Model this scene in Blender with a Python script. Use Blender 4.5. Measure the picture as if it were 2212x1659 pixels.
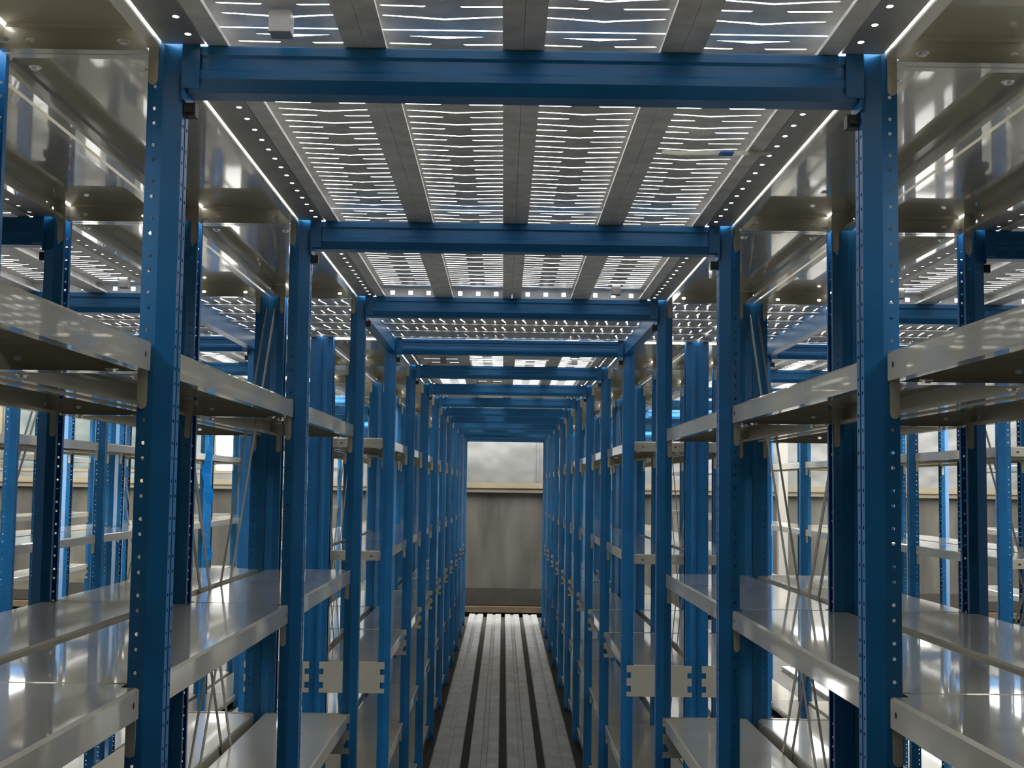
import bpy, bmesh, math, random
from mathutils import Vector, Matrix
random.seed(7)
for o in list(bpy.data.objects):
    bpy.data.objects.remove(o)
SC = bpy.context.scene
COL = SC.collection

# ------------------------------------------------------------------ camera
CAM = Vector((-0.0195, 0.0, 1.65))
RIGHT = Vector((0.99989059, -0.00657193, 0.01325198))
UP = Vector((-0.01371331, -0.07598932, 0.99701433))
FWD = Vector((0.0055453, 0.99708697, 0.07607113))
FPX = 2876.5
cd = bpy.data.cameras.new('camera'); cam = bpy.data.objects.new('camera', cd); COL.objects.link(cam)
cd.sensor_width = 36.0; cd.lens = 36.0 * FPX / 2212; cd.clip_start = 0.02; cd.clip_end = 200
M = Matrix((RIGHT, UP, -FWD)).transposed().to_4x4(); M.translation = CAM
cam.matrix_world = M
SC.camera = cam
# ------------------------------------------------------------------ world, exposure
SC.view_settings.view_transform = 'Standard'; SC.view_settings.look = 'None'
SC.view_settings.gamma = 1.0; SC.view_settings.use_curve_mapping = False
SC.view_settings.exposure = -0.55
w = bpy.data.worlds.new('overcast_sky'); SC.world = w; w.use_nodes = True
bg = w.node_tree.nodes['Background']
bg.inputs[0].default_value = (1.0, 0.985, 0.95, 1); bg.inputs[1].default_value = 12.0
# daylight through the window openings of the hall
def window_light(name, loc, rot, sx, sy, power, colr=(0.95, 0.98, 1.0)):
    l = bpy.data.lights.new(name, 'AREA'); l.shape = 'RECTANGLE'; l.size = sx; l.size_y = sy
    l.energy = power; l.color = colr
    o = bpy.data.objects.new(name, l); COL.objects.link(o); o.location = loc; o.rotation_euler = rot
    return o
H = math.pi / 2
WALL_X = 8.9
window_light('daylight_left_window', (-WALL_X + .15, 4.79, 1.5), (0, -H, 0), 1.8, 1.6, 160)
window_light('daylight_right_window', (WALL_X - .15, 4.79, 1.5), (0, H, 0), 1.8, 1.6, 160)

# ------------------------------------------------------------------ materials
def srgb(r, g, b):
    f = lambda c: (c / 255 / 12.92) if c / 255 <= .04045 else ((c / 255 + .055) / 1.055) ** 2.4
    return (f(r), f(g), f(b), 1)
def mat(name, col, rough=.4, metal=0.0, spec=.5, nscale=0, namt=0.0, bump=0.0, bscale=5.0, col2=None, coat=0.0, stretch=(1, 1, 1), rvar=0.0):
    m = bpy.data.materials.new(name); m.use_nodes = True
    nt = m.node_tree; b = nt.nodes['Principled BSDF']
    b.inputs['Base Color'].default_value = col
    b.inputs['Roughness'].default_value = rough; b.inputs['Metallic'].default_value = metal
    b.inputs['Specular IOR Level'].default_value = spec; b.inputs['Coat Weight'].default_value = coat
    b.inputs['Coat Roughness'].default_value = .08
    geo = nt.nodes.new('ShaderNodeNewGeometry'); mp = nt.nodes.new('ShaderNodeMapping')
    nt.links.new(geo.outputs['Position'], mp.inputs['Vector']); mp.inputs['Scale'].default_value = stretch
    if nscale:
        n = nt.nodes.new('ShaderNodeTexNoise'); n.inputs['Scale'].default_value = nscale; n.inputs['Detail'].default_value = 5
        nt.links.new(mp.outputs[0], n.inputs['Vector'])
        r = nt.nodes.new('ShaderNodeValToRGB'); c2 = col2 or tuple(c * (1 - namt) for c in col[:3]) + (1,)
        r.color_ramp.elements[0].color = c2; r.color_ramp.elements[1].color = col
        r.color_ramp.elements[0].position = .35; r.color_ramp.elements[1].position = .65
        nt.links.new(n.outputs[0], r.inputs[0]); nt.links.new(r.outputs[0], b.inputs['Base Color'])
        if rvar:
            mr = nt.nodes.new('ShaderNodeMapRange'); mr.inputs['To Min'].default_value = rough; mr.inputs['To Max'].default_value = rough + rvar
            nt.links.new(n.outputs[0], mr.inputs[0]); nt.links.new(mr.outputs[0], b.inputs['Roughness'])
    if bump:
        n2 = nt.nodes.new('ShaderNodeTexNoise'); n2.inputs['Scale'].default_value = bscale; n2.inputs['Detail'].default_value = 1.5
        nt.links.new(mp.outputs[0], n2.inputs['Vector'])
        bp = nt.nodes.new('ShaderNodeBump'); bp.inputs['Strength'].default_value = 1.0; bp.inputs['Distance'].default_value = bump
        nt.links.new(n2.outputs[0], bp.inputs['Height']); nt.links.new(bp.outputs[0], b.inputs['Normal'])
    return m
BLUE = mat('blue_enamel', (0.013, 0.155, 0.385, 1), rough=.32, spec=.5, nscale=9, namt=.18, bump=.0006, bscale=14)
CREAM = mat('cream_enamel', (0.55, 0.52, 0.42, 1), rough=.30, spec=.5, nscale=5, namt=.08, bump=.0030, bscale=5.5, coat=1.0)
CREAM.node_tree.nodes['Principled BSDF'].inputs['Coat Roughness'].default_value = .035
GALV = mat('galvanised_steel', (0.86, 0.845, 0.82, 1), rough=.42, metal=.12, nscale=26, namt=.22, bump=.0008, bscale=30)
GALVD = mat('galvanised_floor_steel', (0.50, 0.50, 0.50, 1), rough=.5, metal=.45, nscale=6, namt=.25)
BLACK = mat('black_steel', (0.02, 0.02, 0.025, 1), rough=.4)
CONC = mat('concrete', srgb(82, 80, 72), rough=.85, nscale=1.6, col2=srgb(50, 48, 43), stretch=(1.6, 1, .35))
FLOORC = mat('dark_concrete', srgb(70, 68, 64), rough=.8, nscale=2, namt=.3)
SHEET = mat('plastic_wall_sheet', srgb(100, 101, 99), rough=.3, nscale=1.2, namt=.18, bump=.06, bscale=2.2)
BROWN = mat('brown_timber', srgb(84, 70, 48), rough=.7, nscale=8, namt=.3)
BANDM = mat('wall_ledge_plaster', srgb(108, 99, 80), rough=.6, nscale=3, namt=.15)
DARKP = mat('dark_skirting', srgb(44, 40, 33), rough=.8, nscale=5, namt=.35)
WHITE = mat('white_enamel', srgb(125, 123, 116), rough=.4)
FILM = bpy.data.materials.new('blue_plastic_film'); FILM.use_nodes = True
_b = FILM.node_tree.nodes['Principled BSDF']; _b.inputs['Base Color'].default_value = srgb(70, 190, 240); _b.inputs['Roughness'].default_value = .25
_b.inputs['Transmission Weight'].default_value = .35
def thin(name, col, k=.6):
    m = bpy.data.materials.new(name); m.use_nodes = True; n = m.node_tree; n.nodes.clear()
    o = n.nodes.new('ShaderNodeOutputMaterial'); a = n.nodes.new('ShaderNodeBsdfTranslucent'); b = n.nodes.new('ShaderNodeBsdfPrincipled')
    x = n.nodes.new('ShaderNodeMixShader'); x.inputs[0].default_value = 1 - k
    a.inputs[0].default_value = col; b.inputs['Base Color'].default_value = col; b.inputs['Roughness'].default_value = .25
    n.links.new(a.outputs[0], x.inputs[1]); n.links.new(b.outputs[0], x.inputs[2]); n.links.new(x.outputs[0], o.inputs[0]); return m
FILM = thin('blue_plastic_film', srgb(60, 190, 250)); STRAPM = thin('white_strap_plastic', srgb(240, 240, 232))
TAGB = mat('blue_tag', srgb(30, 120, 220), rough=.4)
PANE = bpy.data.materials.new('milky_window_plastic'); PANE.use_nodes = True
nt = PANE.node_tree; nt.nodes.clear()
o_ = nt.nodes.new('ShaderNodeOutputMaterial'); tr = nt.nodes.new('ShaderNodeBsdfTranslucent'); tp = nt.nodes.new('ShaderNodeBsdfTransparent')
mx = nt.nodes.new('ShaderNodeMixShader'); ns = nt.nodes.new('ShaderNodeTexNoise'); ns.inputs['Scale'].default_value = 3
gp = nt.nodes.new('ShaderNodeNewGeometry'); nt.links.new(gp.outputs['Position'], ns.inputs['Vector'])
rr = nt.nodes.new('ShaderNodeMapRange'); rr.inputs['From Min'].default_value = .35; rr.inputs['From Max'].default_value = .7
rr.inputs['To Min'].default_value = .01; rr.inputs['To Max'].default_value = .12
nt.links.new(ns.outputs[0], rr.inputs[0]); nt.links.new(rr.outputs[0], mx.inputs[0])
tr.inputs[0].default_value = (.20, .22, .215, 1)
nt.links.new(tr.outputs[0], mx.inputs[1]); nt.links.new(tp.outputs[0], mx.inputs[2]); nt.links.new(mx.outputs[0], o_.inputs[0])

# ------------------------------------------------------------------ mesh helpers
class MB:
    def __init__(s): s.v = []; s.f = []
    def poly(s, pts):
        n = len(s.v); s.v += [tuple(p) for p in pts]; s.f.append(tuple(range(n, n + len(pts))))
    def box(s, x0, x1, y0, y1, z0, z1):
        n = len(s.v)
        s.v += [(x0, y0, z0), (x1, y0, z0), (x1, y1, z0), (x0, y1, z0), (x0, y0, z1), (x1, y0, z1), (x1, y1, z1), (x0, y1, z1)]
        s.f += [tuple(n + i for i in q) for q in ((0, 3, 2, 1), (4, 5, 6, 7), (0, 1, 5, 4), (1, 2, 6, 5), (2, 3, 7, 6), (3, 0, 4, 7))]
    def prism(s, pts, axis, a, b):
        # closed outline extruded along an axis (0 x, 1 y, 2 z)
        def P(p, t):
            if axis == 0: return (t, p[0], p[1])
            if axis == 1: return (p[0], t, p[1])
            return (p[0], p[1], t)
        n = len(pts); k = len(s.v)
        s.v += [P(p, a) for p in pts] + [P(p, b) for p in pts]
        s.f.append(tuple(k + i for i in range(n))); s.f.append(tuple(k + n + i for i in reversed(range(n))))
        for i in range(n):
            j = (i + 1) % n; s.f.append((k + i, k + n + i, k + n + j, k + j))
    def sheet(s, O, U, V, us, vs, hole=None):
        # grid of quads in the plane O + u U + v V; hole(i, j) -> 0 solid, 1 open square, 2 open octagon
        O = Vector(O); U = Vector(U); V = Vector(V)
        for i in range(len(us) - 1):
            for j in range(len(vs) - 1):
                h = hole(i, j) if hole else 0
                a, b, c, d = us[i], us[i + 1], vs[j], vs[j + 1]
                P = lambda u, v: O + U * u + V * v
                if h == 0: s.poly([P(a, c), P(b, c), P(b, d), P(a, d)])
                elif h == 2:
                    e = (b - a) * .3; g = (d - c) * .3
                    s.poly([P(a, c), P(a + e, c), P(a, c + g)]); s.poly([P(b, c), P(b, c + g), P(b - e, c)])
                    s.poly([P(b, d), P(b - e, d), P(b, d - g)]); s.poly([P(a, d), P(a, d - g), P(a + e, d)])
    def mesh(s, name, m, solid=0.0, smooth=False):
        me = bpy.data.meshes.new(name)
        bm = bmesh.new(); vs = [bm.verts.new(p) for p in s.v]
        for f in s.f:
            try: bm.faces.new([vs[i] for i in f])
            except ValueError: pass
        bmesh.ops.remove_doubles(bm, verts=bm.verts, dist=2e-5)
        bmesh.ops.recalc_face_normals(bm, faces=bm.faces)
        if solid: bmesh.ops.solidify(bm, geom=bm.faces[:], thickness=solid)
        bm.to_mesh(me); bm.free(); me.materials.append(m)
        if smooth:
            for p in me.polygons: p.use_smooth = True
        return me
def obj(name, me, parent=None, loc=(0, 0, 0), rz=0.0):
    o = bpy.data.objects.new(name, me); COL.objects.link(o); o.location = loc; o.rotation_euler = (0, 0, rz)
    if parent: o.parent = parent
    return o
def tag(o, label, cat, group=None):
    o['label'] = label; o['category'] = cat
    if group: o['group'] = group
    return o
def struct(name, me, loc=(0, 0, 0)):
    o = obj(name, me, None, loc); o['kind'] = 'structure'; return o
def copy_tree(r, loc, rz=0.0):
    c = r.copy(); COL.objects.link(c); c.location = loc; c.rotation_euler = (0, 0, rz)
    for ch in r.children:
        d = ch.copy(); COL.objects.link(d); d.parent = c
    return c

# ------------------------------------------------------------------ the grid of the racking
YA = 1.79; S = 1.2
W2 = .461; D = .299; PER = 2 * (W2 + D)          # half aisle, rack depth, aisle period
LEVELS = [2.272, 1.835, 1.382, .942, .50, .06]
CROSS = 2                                        # the bay between lines 2 and 3 is the cross aisle
LAST = 12
BAYS = [b for b in range(-1, LAST) if b != CROSS]
def ly(i): return YA + i * S
def there(k, i):
    # the outer runs of racking stop short of the end wall
    if abs(k) >= 3: return i <= 5
    if abs(k) == 2: return i <= (8 if k < 0 else 7)
    return True
def inview(pts, mx=1.12):
    us = []; vs = []
    for p in pts:
        d = Vector(p) - CAM; z = d.dot(FWD)
        if z < .25: continue
        us.append(d.dot(RIGHT) / z * FPX / 1106); vs.append(d.dot(UP) / z * FPX / 829.5)
    if not us: return 0
    if min(us) > mx or max(us) < -mx or min(vs) > mx or max(vs) < -mx: return 0
    return 1
def boxpts(x0, x1, y0, y1, z0, z1):
    n = 7
    return [(x, y0 + (y1 - y0) * t / n, z) for x in (x0, x1) for t in range(n + 1) for z in (z0, z1)]
ORD = ['zeroth', 'first', 'second', 'third', 'fourth', 'fifth', 'sixth', 'seventh', 'eighth', 'ninth', 'tenth']
def aisle(k):
    if k == 0: return 'centre aisle'
    side = 'left' if k < 0 else 'right'
    return f'{ORD[abs(k)]} aisle {side}'
def bay(b):
    return {-1: 'nearest bay', 0: 'second bay', 1: 'third bay'}.get(b) or f'{ORD[b - 2]} bay past cross aisle'
def line(i):
    if i < 0: return 'in the row nearest the viewer'
    if i <= 1: return f'{ORD[i + 1]} row from viewer'
    if i == 2: return 'near edge of cross aisle'
    if i == 3: return 'far edge of cross aisle'
    return f'{ORD[i - 3]} row past cross aisle'
LV = ['top level', 'second level', 'third level', 'fourth level', 'fifth level', 'bottom level']

# ------------------------------------------------------------------ upright post
def post_mesh():
    m = MB(); z0, z1 = -.04, 2.250
    # perforation rows: pairs 20 / 30 mm apart
    zs = [z0]; holes = set(); z = .03
    while z < z1 - .03:
        for dz in (0, .02):
            zs += [z + dz - .0024, z + dz + .0024]; holes.add(len(zs) - 2)
        z += .05
    zs.append(z1)
    h = lambda cols: (lambda i, j: 2 if (i in cols and j in holes) else 0)
    for s in (-1, 1):
        m.sheet((0, s * .0275, 0), (1, 0, 0), (0, 0, 1), [.024, .0322, .0370, .045], zs, h((1,)))      # flange with its row of holes
        m.sheet((.045, s * .0275, 0), (0, -s, 0), (0, 0, 1), [0, .012], [z0, z1])                       # return lip
        m.sheet((0, s * .018, 0), (.024, s * .0095, 0), (0, 0, 1), [0, 1], [z0, z1])                    # chamfer
        m.sheet((0, s * .018, 0), (0, -s, 0), (0, 0, 1), [0, .0045, .0105, .0145], zs, h((1,)))         # aisle face with slots
        m.sheet((0, s * .0035, 0), (.004, -s * .0012, 0), (0, 0, 1), [0, 1], [z0, z1])                  # groove flank
    m.sheet((.004, -.0023, 0), (0, 1, 0), (0, 0, 1), [0, .0046], [z0, z1])
    return m.mesh('post', BLUE)
POST = post_mesh()
def tie_mesh():
    m = MB()
    # plate with two notches in each end, laid on the posts' flanges
    z0, z1 = .822, .944; a, b = .020, D - .020; n = .017
    zz = [z0, z0 + .018, z0 + .042, z0 + .072, z0 + .094, z1]
    m.sheet((0, 0, 0), (1, 0, 0), (0, 0, 1), [a, a + n, b - n, b], zz, lambda i, j: 1 if (i in (0, 2) and j in (1, 3)) else 0)
    return m.mesh('tie_plate', CREAM, solid=.002)
TIE = tie_mesh()
def foot_mesh():
    m = MB(); m.box(-.008, .054, -.04, .04, -.04, -.034); m.box(.008, .014, -.004, .004, -.034, -.022)
    return m.mesh('base_plate', BLACK)
FOOT = foot_mesh()

def rx(k, s, u):                                  # world x of a point u metres into the rack
    return k * PER + s * (W2 + u)
def build_frame(k, s, i):
    x = rx(k, s, 0); y = ly(i)
    lo, hi = sorted((rx(k, s, 0), rx(k, s, D)))
    if not there(k, i) or not inview(boxpts(lo, hi, y - .03, y + .03, 0, 2.25)): return
    r = tag(obj('upright_frame', None, None, (x, y, 0)), f'blue perforated upright pair, {"left" if s < 0 else "right"} side of {aisle(k)}, {line(i)}', 'rack upright', 'blue rack uprights')
    rz = math.pi if s < 0 else 0.0
    p = obj('front_post', POST, r, (0, 0, 0), rz)
    p2 = obj('rear_post', POST, r, (s * (D - .0005), 0, 0), rz + math.pi)
    t = obj('tie_plate', TIE, r, (0, -.030 if s > 0 else -.030, 0), rz)
    if s < 0: t.location.y = -.0285
    if i <= 3:
        obj('base_plate', FOOT, p, (0, 0, 0))
for i in range(-1, LAST + 1):
    for k in range(-4, 5):
        for s in (-1, 1): build_frame(k, s, i)

# ------------------------------------------------------------------ shelves
def shelf_mesh(clips=False, b=.284):
    m = MB(); L = S / 2 - .002
    f = .028; t = .040; lip = .018
    nx0, nx1 = .048, D - .048; ny = L - .029
    out = [(f, -ny), (nx0, -ny), (nx0, -L), (nx1, -L), (nx1, -ny), (b, -ny), (b, ny), (nx1, ny), (nx1, L), (nx0, L), (nx0, ny), (f, ny)]
    R_ = .004
    # top skin, slightly rolled edge
    cx, cy = (f + b) / 2, 0
    def inset(p, d):
        x, y = p
        return (x + (d if x < cx else -d), y + (d if y < 0 else -d))
    top = [inset(p, R_) for p in out]
    # top as three quads strips to stay planar
    x0, x1 = f + R_, b - R_
    m.poly([(x0, -ny + R_, 0), (x1, -ny + R_, 0), (x1, ny - R_, 0), (x0, ny - R_, 0)])
    for s in (-1, 1):
        m.poly([(nx0 + R_, s * (ny - R_), 0), (nx1 - R_, s * (ny - R_), 0), (nx1 - R_, s * (L - R_), 0), (nx0 + R_, s * (L - R_), 0)])
        # end apron between the posts with two oval holes
        us = [nx0, nx0 + .030, nx0 + .042, nx1 - .042, nx1 - .030, nx1]
        m.sheet((0, s * L, -t), (1, 0, 0), (0, 0, 1), us, [0, .014, .021, t - R_], lambda i, j: 2 if (i in (1, 3) and j == 1) else 0)
        m.poly([(nx0, s * L, -R_), (nx1, s * L, -R_), (nx1 - R_, s * (L - R_), 0), (nx0 + R_, s * (L - R_), 0)])
        m.poly([(nx0, s * L, -t), (nx1, s * L, -t), (nx1, s * (L - lip), -t), (nx0, s * (L - lip), -t)])
        for xx in (nx0, nx1):
            m.poly([(xx, s * L, -t), (xx, s * ny, -t), (xx, s * ny, 0 - R_), (xx, s * L, -R_)])
        # short returns beside the posts
        for (xa, xb) in ((f, nx0), (nx1, b)):
            m.poly([(xa, s * ny, -t), (xb, s * ny, -t), (xb, s * ny, -R_), (xa, s * ny, -R_)])
            m.poly([(xa, s * ny, -R_), (xb, s * ny, -R_), (xb, s * (ny - R_), 0), (xa, s * (ny - R_), 0)])
    for xe, sg in ((f, 1), (b, -1)):
        vs = [-ny, -ny + .020, -ny + .028, ny - .028, ny - .020, ny]
        m.sheet((xe, 0, -t), (0, 1, 0), (0, 0, 1), vs, [0, .016, .024, t - R_], lambda i, j: 2 if (i in (1, 3) and j == 1) else 0)
        m.poly([(xe, -ny, -R_), (xe, ny, -R_), (xe + sg * R_, ny - R_, 0), (xe + sg * R_, -ny + R_, 0)])
        m.poly([(xe, -ny, -t), (xe, ny, -t), (xe + sg * lip, ny - .006, -t), (xe + sg * lip, -ny + .006, -t)])
        m.poly([(xe + sg * lip, -ny + .006, -t), (xe + sg * lip, ny - .006, -t), (xe + sg * lip, ny - .006, -t + .008), (xe + sg * lip, -ny + .006, -t + .008)])
    if clips:
        for (cx_, cy_) in CLIPS: clip_geo(m, cx_, cy_)
    return m.mesh('shelf', CREAM)
def clip_geo(m, cx, cy, w=.0065):
    sg = 1 if cy > 0 else -1
    pts = [(cx - w, -.036), (cx - w, -.084), (cx - w * .7, -.0885), (cx, -.0905), (cx + w * .7, -.0885), (cx + w, -.084), (cx + w, -.036)]
    m.prism(pts, 1, cy, cy + sg * .002)
CLX = .0378
CLIPS = [(CLX, s * (S / 2 - .0305)) for s in (-1, 1)] + [(D - CLX, s * (S / 2 - .0305)) for s in (-1, 1)]
SHELF = shelf_mesh(); SHELF_C = shelf_mesh(True); TOP = shelf_mesh(False, .295); TOP_C = shelf_mesh(True, .295)
mc = MB(); clip_geo(mc, 0, .0001); CLIPM = mc.mesh('shelf_clip', CREAM)
def bolt_mesh():
    m = MB()
    pts = [(.006 * math.cos(a * math.pi / 3), .006 * math.sin(a * math.pi / 3)) for a in range(6)]
    m.prism(pts, 2, -.0045, 0); m.prism([(.009 * math.cos(a * math.pi / 6), .009 * math.sin(a * math.pi / 6)) for a in range(12)], 2, -.0012, 0)
    return m.mesh('bolt', GALV)
BOLT = bolt_mesh()
shelves = []
for b in BAYS:
    for k in range(-4, 5):
        for s in (-1, 1):
            for li, z in enumerate(LEVELS):
                lo, hi = sorted((rx(k, s, .028), rx(k, s, .287)))
                y0, y1 = ly(b), ly(b + 1)
                if not there(k, b + 1) or not inview(boxpts(lo, hi, y0, y1, z - .04, z), 1.02): continue
                c = Vector(((lo + hi) / 2, (y0 + y1) / 2, z)) - CAM
                key = c.length * (1 + .35 * abs(k)) * (1.0 if li < 4 else 1.5)
                shelves.append((key, k, s, b, li))
shelves.sort()
MAXS = 298
print('SHELVES', len(shelves))
far = MB()
for n, (key, k, s, b, li) in enumerate(shelves):
    z = LEVELS[li]; loc = (rx(k, s, 0), (ly(b) + ly(b + 1)) / 2, z); rz = math.pi if s < 0 else 0.0
    near = n < 90
    if n < MAXS:
        o = obj('shelf', ((TOP if near else TOP_C) if li == 0 else (SHELF if near else SHELF_C)), None, loc, rz)
        if near:
            for (cx_, cy_) in CLIPS: obj('shelf_clip', CLIPM, o, (cx_, cy_, 0), 0.0 if cy_ > 0 else math.pi)
        if n < 40 and li < 2:
            for by in (-.54, .54):
                for bx in (.070, D - .070): obj('bolt', BOLT, o, (bx, by, -.040))
        tag(o, f'cream shelf, {LV[li]}, {"left" if s < 0 else "right"} side of {aisle(k)}, {bay(b)}', 'shelf', 'cream steel shelves')
    else:
        src = SHELF_C; base = len(far.v); ca = -1 if s < 0 else 1
        far.v += [(loc[0] + ca * v.co.x, loc[1] + ca * v.co.y, loc[2] + v.co.z) for v in src.vertices]
        far.f += [tuple(base + i for i in p.vertices) for p in src.polygons]
if far.v:
    o = obj('distant_shelves', far.mesh('distant_shelves', CREAM)); o['kind'] = 'stuff'
    tag(o, 'many small distant cream shelves in the outer and far racks', 'shelf')

# ------------------------------------------------------------------ cross beams of the deck
def beam_mesh(L2, name='beam_body'):
    m = MB(); f = -.026
    prof = [(f, -.046), (f, -.037), (f + .004, -.033), (f + .004, -.015), (f, -.011), (f, -.002), (f + .002, 0), (.024, 0), (.026, -.002), (.026, -.044), (.024, -.046), (.0, -.064), (-.018, -.064)]
    prof = [(f, -.046), (f, -.036), (f + .0035, -.032), (f + .0035, -.017), (f, -.013), (f, -.002), (f + .002, 0), (.024, 0), (.026, -.002), (.026, -.060), (.024, -.062), (f + .012, -.062), (f + .003, -.050)]
    m.prism(prof, 0, -L2, L2)
    return m.mesh(name, BLUE)
BEAM = beam_mesh(W2 - .004)
def conn_mesh():
    m = MB(); m.box(0, .0030, -.027, .027, -.075, .004); m.box(0, .024, -.0295, -.0265, -.060, .003)
    return m.mesh('end_connector', BLUE)
CONN = conn_mesh()
def pin_mesh():
    m = MB(); m.box(0, .016, -.014, .004, -.094, -.076); m.box(.004, .012, -.018, .010, -.090, -.083)
    return m.mesh('locking_hook', BLACK)
PIN = pin_mesh()
ZB = 2.2385
for i in range(-1, LAST + 1):
    for k in range(-4, 5):
        y = ly(i)
        if not there(k, i) or not inview(boxpts(k * PER - W2, k * PER + W2, y - .03, y + .03, ZB - .07, ZB), 1.05): continue
        r = tag(obj('deck_beam', None, None, (k * PER, y, ZB)), f'blue ridged deck beam across {aisle(k)}, {line(i)}', 'beam', 'blue beams under the deck')
        obj('beam_body', BEAM, r)
        for s in (-1, 1):
            obj('end_connector', CONN, r, (s * (W2 - .0005), 0, 0), math.pi if s > 0 else 0).location.y = 0
            if i < 6: obj('locking_hook', PIN, r, (s * (W2 - .0008), 0, 0), math.pi if s > 0 else 0)
# end_connector face plate must sit on the viewer's side at both ends
cm = MB(); cm.box(0, .0030, -.027, .027, -.075, .004); cm.box(0, .024, .0265, .0295, -.060, .003)
CONN_R = cm.mesh('end_connector', BLUE)
for o in bpy.data.objects:
    if o.name.startswith('end_connector') and abs(o.rotation_euler.z) > 1: o.data = CONN_R

# side beams of the cross aisle, running between its two rows of posts
sb = MB(); sb.box(-.017, .017, -S / 2 + .030, S / 2 - .030, -.055, -.002)
SIDEB = sb.mesh('side_beam', BLUE)
for k in range(-4, 5):
    for s in (-1, 1):
        x = rx(k, s, .020); y = ly(2) + S / 2
        if inview(boxpts(x - .02, x + .02, ly(2), ly(3), ZB - .055, ZB)):
            o = obj('side_beam', SIDEB, None, (x, y, ZB)); tag(o, f'plain blue beam spanning the cross aisle lengthwise, {"left" if s < 0 else "right"} side of {aisle(k)}', 'beam', 'blue side beams of the cross aisle')

# ------------------------------------------------------------------ slotted deck planks
def plank_mesh(L, Wd, end_holes=False, zw=.034, lip_holes=False):
    m = MB(); hw = Wd / 2; lip = .028; P = .0375
    n = int((L - .03) / P); y0 = -n * P / 2
    a = hw - .0003
    # side webs and bottom lips
    for s in (-1, 1):
        m.poly([(s * a, -L / 2, 0), (s * a, L / 2, 0), (s * a, L / 2, zw), (s * a, -L / 2, zw)])
        if lip_holes:
            vs = [-L / 2]; nh = int(L / .086)
            for q in range(nh): c = -L / 2 + .043 + q * .086; vs += [c - .008, c + .008]
            vs.append(L / 2)
            m.sheet((s * a, 0, 0), (-s, 0, 0), (0, 1, 0), [0, .008, .022, lip], vs, lambda i, j: 2 if (i == 1 and j % 2 == 1) else 0)
        else:
            m.poly([(s * a, -L / 2, 0), (s * a, L / 2, 0), (s * (a - lip), L / 2, 0), (s * (a - lip), -L / 2, 0)])
        m.poly([(s * (a - lip), -L / 2, 0), (s * (a - lip), L / 2, 0), (s * (a - lip), L / 2, min(.006, zw / 2)), (s * (a - lip), -L / 2, min(.006, zw / 2))])
    e = a - .024                                    # half width of the slotted field
    xs = [e * t for t in (-1, -.955, -.8, -.6, -.4, -.31, -.27, 0, .27, .31, .4, .6, .8, .955, 1)]
    def slot(x, row):
        t = abs(x / e)
        if t > .96: return 0.0
        if row % 2 == 0: return .0032 + .0022 * (1 - t)
        return 0.0 if t < .29 else .0040
    def bow(x, row):
        t = abs(x / e)
        return .013 * (1 - t) ** 1.2 if row % 2 == 0 else (.004 * (1 - t) if t > .29 else .001)
    def hood(x, row):
        t = abs(x / e)
        if t > .99: return 0
        return 0.0
    # flat margins
    for s in (-1, 1):
        m.poly([(s * e, -L / 2, zw), (s * a, -L / 2, zw), (s * a, L / 2, zw), (s * e, L / 2, zw)])
    ye = abs(y0) - .006
    for s in (-1, 1):
        m.poly([(-e, s * ye, zw), (e, s * ye, zw), (e, s * L / 2, zw), (-e, s * L / 2, zw)])
        if end_holes and s > 0:                     # end cap with three square holes
            us = [-a]
            for c in (-.057, 0, .057): us += [c - .0065, c + .0065]
            us.append(a)
            m.sheet((0, L / 2, 0), (1, 0, 0), (0, 0, 1), us, [0, .010, .022, zw], lambda i, j: 1 if (i in (1, 3, 5) and j == 1) else 0)
    # slotted field: between two successive slots a strip whose edges follow the slots
    rows = range(0, n + 1)
    for r in rows[:-1]:
        for c in range(len(xs) - 1):
            q = []
            for (x, rw, sg) in ((xs[c], r, 1), (xs[c + 1], r, 1), (xs[c + 1], r + 1, -1), (xs[c], r + 1, -1)):
                yb = y0 + rw * P + bow(x, rw)
                if sg > 0: q.append((x, yb + slot(x, rw) / 2, zw))
                else: q.append((x, yb - slot(x, rw) / 2, zw + hood(x, rw)))
            # mid line keeps the strip flat before its rolled lip
            A, B, C_, D_ = q
            mA = (D_[0], D_[1] - .006, zw); mB = (C_[0], C_[1] - .006, zw)
            m.poly([A, B, mB, mA]); m.poly([mA, mB, C_, D_])
    return m.mesh('deck_plank', GALV)
PW = .214
PLANK = plank_mesh(S - .004, PW); PLANK_E = plank_mesh(S - .004, PW, True); XPLANK = plank_mesh(PER - .004, .2270, False, .008, True)
def solid_plank():
    m = MB(); L = S - .004; a = PW / 2 - .0003; zw = .034
    for s in (-1, 1):
        m.poly([(s * a, -L / 2, 0), (s * a, L / 2, 0), (s * a, L / 2, zw), (s * a, -L / 2, zw)])
        m.poly([(s * a, -L / 2, 0), (s * a, L / 2, 0), (s * (a - .028), L / 2, 0), (s * (a - .028), -L / 2, 0)])
    ys = [-L / 2]
    for j in range(3): ys += [-.42 + j * .32, -.42 + j * .32 + .008]
    ys.append(L / 2)
    m.sheet((0, 0, zw), (1, 0, 0), (0, 1, 0), [-a, -.07, -.02, .02, .07, a], ys, lambda i, j: 1 if (i in (1, 3) and j % 2 == 1) else 0)
    return m.mesh('deck_plank', GALV)
PLANK_S = solid_plank()
cl = MB(); cl.box(-.014, .014, -.016, -.014, .004, .034); cl.box(-.014, .014, -.016, .016, .004, .006); cl.box(-.014, -.012, -.016, .016, .004, .034); cl.box(.012, .014, -.016, .016, .004, .034)
CLAMP = cl.mesh('plank_clamp', GALVD)
PLACE = ['leftmost', 'left inner', 'right inner', 'rightmost']
solid = set()
for b in range(4, LAST):
    for j in range(4):
        if random.random() < (.25 + .06 * (b - 3)): solid.add((0, b, j))
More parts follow.
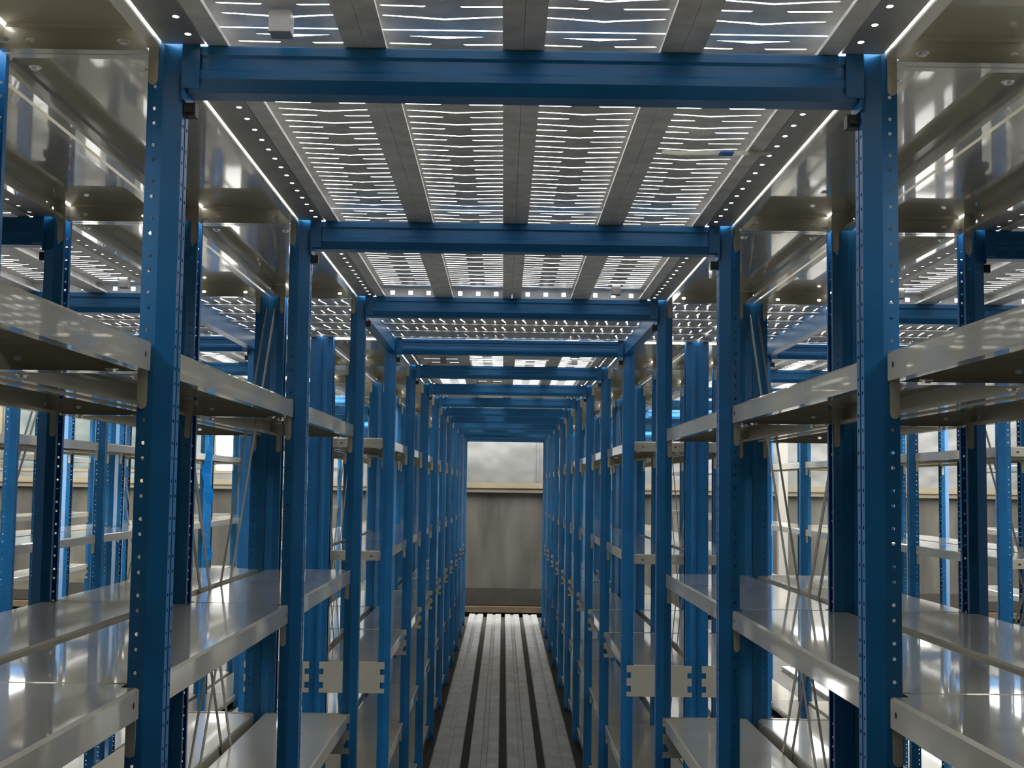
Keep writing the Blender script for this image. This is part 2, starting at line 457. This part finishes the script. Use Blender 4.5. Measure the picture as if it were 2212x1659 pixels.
solid |= {(0, 3, 0), (0, 3, 2), (0, 4, 0)}; solid -= {(0, 3, 1), (0, 3, 3), (0, 4, 1), (0, 4, 2), (0, 4, 3), (0, 5, 2), (0, 5, 3)}
OPEN = {(2, 3), (2, 4), (-2, 3), (-2, 4), (3, 4), (-3, 4), (3, 5), (-3, 5), (1, 6), (-1, 5), (1, 9), (-1, 8)}
for b in BAYS:
    for k in range(-4, 5):
        for j in range(4):
            x = k * PER + (j - 1.5) * PW; y = (ly(b) + ly(b + 1)) / 2
            if not there(k, b + 1) or not inview(boxpts(x - PW / 2, x + PW / 2, ly(b), ly(b + 1), ZB, ZB + .034), 1.1): continue
            if abs(k) > 2 and b > 8: continue
            if (k, b) in OPEN: continue
            me = PLANK_E if b == 1 else PLANK
            sld = (k, b, j) in solid or (k != 0 and b > 6 and random.random() < .5)
            if sld: me = PLANK_S
            o = obj('deck_plank', me, None, (x, y, ZB + .0005))
            tag(o, f'{"closed" if sld else "slotted"} galvanised deck plank, {PLACE[j]} over {aisle(k)}, {bay(b)}', 'deck plank', 'galvanised deck planks')
            if (k, b, j) in ((0, -1, 0), (0, 1, 3), (0, 3, 0), (0, 3, 3), (-1, 0, 0), (1, 0, 2), (-1, 1, 3), (1, 1, 0)):
                obj('plank_clamp', CLAMP, o, (0, S / 2 - .07 - (.03 if b != -1 else 0), -.004 if b == -1 else 0))
for k in range(-4, 5):
    for j in range(5):
        y = 4.224 + .2275 * (j + .5)
        if not inview(boxpts(k * PER - PER / 2, k * PER + PER / 2, y - .1, y + .1, ZB, ZB + .034)): continue
        o = obj('deck_plank', XPLANK, None, (k * PER, y, ZB + .0005), H)
        tag(o, f'crosswise slotted plank over cross aisle, {ORD[j + 1]} of five, above {aisle(k)}', 'deck plank', 'galvanised deck planks')

# perforated edge angle along each aisle's deck
def angle_mesh():
    m = MB(); L = S - .056; n = int(L / .066); vs = [-L / 2]; hs = set()
    for i in range(n):
        c = -L / 2 + .04 + i * .066; vs += [c - .005, c + .005]; hs.add(len(vs) - 2)
    vs.append(L / 2)
    m.sheet((0, 0, 0), (1, 0, 0), (0, 1, 0), [0, .010, .018, .0565], vs, lambda i, j: 2 if (i == 1 and j in hs) else 0)
    m.poly([(0, -L / 2, 0), (0, L / 2, 0), (0, L / 2, .030), (0, -L / 2, .030)])
    return m.mesh('deck_edge_angle', GALVD)
ANG = angle_mesh()
for b in BAYS:
    for k in range(-2, 3):
        for s in (-1, 1):
            x = k * PER + s * .4302
            if not there(k, b + 1) or not inview(boxpts(x - .02, x + .03, ly(b), ly(b + 1), ZB, ZB + .03), 1.05): continue
            o = obj('deck_edge_angle', ANG, None, (x, (ly(b) + ly(b + 1)) / 2, ZB + .0005), 0 if s > 0 else math.pi)
            tag(o, f'perforated deck edge strip, {"left" if s < 0 else "right"} edge over {aisle(k)}, {bay(b)}', 'edge strip', 'perforated deck edge strips')

# ------------------------------------------------------------------ floor planks
def floor_mesh():
    m = MB(); L = 2 * S - .004; n = int(L / .025)
    for s in (-1, 1):
        m.box(s * .089 - .001, s * .089 + .001, -L / 2, L / 2, -.04, -.002)
    xs = [-.089, -.084, -.020, -.014, .014, .020, .084, .089]; zx = [-.004, 0, 0, -.010, -.010, 0, 0, -.004]
    for c in range(len(xs) - 1):
        fld = c in (1, 5)
        for r in range(n):
            ya = -L / 2 + r * L / n; yb = ya + L / n; ym = ya + L / n * .5
            if fld:
                m.poly([(xs[c], ya, zx[c]), (xs[c + 1], ya, zx[c + 1]), (xs[c + 1], ym, zx[c + 1] + .0025), (xs[c], ym, zx[c] + .0025)])
                m.poly([(xs[c], ym, zx[c] + .0025), (xs[c + 1], ym, zx[c + 1] + .0025), (xs[c + 1], yb, zx[c + 1]), (xs[c], yb, zx[c])])
        if not fld: m.poly([(xs[c], -L / 2, zx[c]), (xs[c + 1], -L / 2, zx[c + 1]), (xs[c + 1], L / 2, zx[c + 1]), (xs[c], L / 2, zx[c])])
    return m.mesh('floor_plank', GALVD)
FLP = floor_mesh()
for k in (-2, -1, 0, 1, 2):
    for c in range(-1, 7):
        y = ly(3) + S * (2 * c - 2) + S
        for j in range(4):
            x = k * PER + (j - 1.5) * .228
            if not inview(boxpts(x - .1, x + .1, y - S, y + S, 0, 0), 1.02): continue
            if k != 0 and c > 3: continue
            o = obj('floor_plank', FLP, None, (x, y, 0))
            tag(o, f'ribbed steel floor plank in {aisle(k)}, {PLACE[j]} of four, {ORD[c + 2]} length from viewer', 'floor plank', 'ribbed steel floor planks')

# ------------------------------------------------------------------ cross braces in the back planes
def strip_mesh(y0, z0, y1, z1, off):
    m = MB(); d = Vector((0, y1 - y0, z1 - z0)).normalized(); n = Vector((0, -d.z, d.y)) * .010
    A = Vector((off, y0, z0)); B = Vector((off, y1, z1)); t = Vector((.0015, 0, 0))
    c = [A - n, A + n, B + n, B - n]
    k = len(m.v); m.v += [tuple(p) for p in c] + [tuple(p + t) for p in c]
    m.f += [tuple(k + i for i in q) for q in ((0, 1, 2, 3), (7, 6, 5, 4), (0, 4, 5, 1), (1, 5, 6, 2), (2, 6, 7, 3), (3, 7, 4, 0))]
    return m.mesh('brace_strip', BRACE)
BRACE = mat('brace_steel', (0.36, 0.34, 0.29, 1), rough=.35, metal=.3)
e = S / 2 - .0285
SA = strip_mesh(-e, 1.86, e, .24, 0); SB = strip_mesh(e, 2.19, -e, .58, .0022)
for b in (-1, 1, 3, 5, 8, 11):
    for k in range(-4, 5):
        for s in (-1, 1):
            x = rx(k, s, D - .0125) ; y = (ly(b) + ly(b + 1)) / 2
            if not there(k, b + 1) or not inview(boxpts(x - .01, x + .01, ly(b), ly(b + 1), .2, 2.2)): continue
            r = tag(obj('cross_brace', None, None, (x, y, 0)), f'crossed brace strips, {"left" if s < 0 else "right"} side of {aisle(k)}, {bay(b)}', 'brace', 'cross braces')
            obj('brace_strip', SA, r); obj('brace_strip', SB, r)

# ------------------------------------------------------------------ odd things
m = MB(); m.prism([(-.095, -.0), (-.06, -.002), (.02, .001), (.095, 0), (.095, .0015), (.02, .0025), (-.06, -.0005), (-.095, .0015)], 1, -.012, .012)
st = obj('plastic_strap', m.mesh('plastic_strap', STRAPM), None, (.345, 2.292, ZB - .0035), .02)
tag(st, 'short white strap with a blue tag lying across the rightmost plank, second bay', 'strap')
m = MB(); m.box(-.012, .012, -.0108, .0108, -.0016, .0035); obj('strap_tag', m.mesh('strap_tag', TAGB), st, (.018, 0, 0))
m = MB(); random.seed(3)
pr = None
for t in range(31):
    z = 2.17 - t * .030; wv = .012 + .010 * abs(math.sin(t * .9)) + .004 * random.random(); a = math.sin(t * .45) * .9
    cx_ = .010 * math.sin(t * .7); p = [(cx_ - wv * math.cos(a), -wv * math.sin(a), z), (cx_ + wv * math.cos(a), wv * math.sin(a), z)]
    if pr: m.poly([pr[0], pr[1], p[1], p[0]])
    pr = p
fo = obj('plastic_film', m.mesh('plastic_film', FILM, solid=.0008), None, (-1.462, 6.53, 0))
tag(fo, 'bright blue twisted strip of plastic film hanging in the first aisle left', 'plastic film')

# ------------------------------------------------------------------ the hall
EY = 17.5
def bxo(name, m_, *a):
    m = MB(); m.box(*a); return struct(name, m.mesh(name, m_))
bxo('floor', FLOORC, -WALL_X, WALL_X, -3, EY, -.12, -.04)
# end wall: lower concrete, ledge, upper plastic sheet with window openings on the left
bxo('wall_back', CONC, -WALL_X, WALL_X, EY, EY + .25, -.04, 1.54)
bxo('trim_1', BANDM, -WALL_X, WALL_X, EY - .10, EY + .02, 1.56, 1.69)
bxo('trim_2', BANDM, -WALL_X, WALL_X, EY - .13, EY - .10, 1.615, 1.645)
bxo('trim_3', BROWN, -WALL_X, WALL_X, EY - .20, EY, .02, .09)
bxo('trim_4', DARKP, -WALL_X, WALL_X, EY - .05, EY, .10, .32)
WX0, WX1 = -7.6, -2.9
m = MB(); m.box(WX1, WALL_X, EY + .05, EY + .12, 1.54, 2.95); m.box(-WALL_X, WX0, EY + .05, EY + .12, 1.54, 2.95)
m.box(WX0, WX1, EY + .05, EY + .12, 1.54, 1.76); m.box(WX0, WX1, EY + .05, EY + .12, 2.70, 2.95)
struct('wall_end', m.mesh('wall_end', SHEET))
nw = 5; ww = (WX1 - WX0) / nw
for i in range(nw):
    x0 = WX0 + i * ww; x1 = x0 + ww
    m = MB(); f = .04
    m.box(x0, x1, EY + .04, EY + .12, 1.76, 1.76 + f); m.box(x0, x1, EY + .04, EY + .12, 2.70 - f, 2.70)
    m.box(x0, x0 + f, EY + .04, EY + .12, 1.76 + f, 2.70 - f); m.box(x1 - f, x1, EY + .04, EY + .12, 1.76 + f, 2.70 - f)
    wo = struct(f'window_{i + 1}', m.mesh('window_frame', BANDM))
    if i < nw - 1:
        m = MB(); m.poly([(x0 + f, EY + .08, 1.80), (x1 - f, EY + .08, 1.80), (x1 - f, EY + .08, 2.66), (x0 + f, EY + .08, 2.66)])
        obj('pane', m.mesh('pane', PANE, solid=.003), wo)
# sheet seams and patch on the end wall
bxo('trim_5', SHEET, .42, .445, EY + .03, EY + .05, 1.70, 2.95)
bxo('trim_6', WHITE, 3.50, 3.62, EY - .45, EY - .33, -.04, 2.6)
# side walls with a window opposite each end of the cross aisle
for s, nm, n0 in ((-1, 'wall_left', 10), (1, 'wall_right', 12)):
    m = MB(); x0, x1 = (s * WALL_X, s * (WALL_X + .2)) if s > 0 else (s * (WALL_X + .2), s * WALL_X)
    m.box(x0, x1, -3, 3.7, -.04, 2.95); m.box(x0, x1, 5.9, EY + .25, -.04, 2.95); m.box(x0, x1, 3.7, 5.9, -.04, .6); m.box(x0, x1, 3.7, 5.9, 2.4, 2.95)
    struct(nm, m.mesh(nm, CONC))
# closed sheets added out of view to keep sky light out, rear wall
m = MB(); m.box(-WALL_X, WALL_X, -3, .55, 2.30, 2.33)
for b in range(-1, LAST):
    lim = 1.12 * 1106 / FPX * (ly(b + 1)) + .25
    kk = math.ceil((lim - W2) / PER) * PER - W2
    if kk < WALL_X - .1:
        for s in (-1, 1):
            a, c = sorted((s * kk, s * WALL_X)); m.box(a, c, ly(b) + (.0 if b >= 0 else -.04), ly(b + 1), 2.30, 2.33)
struct('light_blocking_deck', m.mesh('light_blocking_deck', GALVD))
bxo('wall_front', CONC, -WALL_X, WALL_X, -3.2, -3, -.04, 2.95)
bpy.context.view_layer.update()
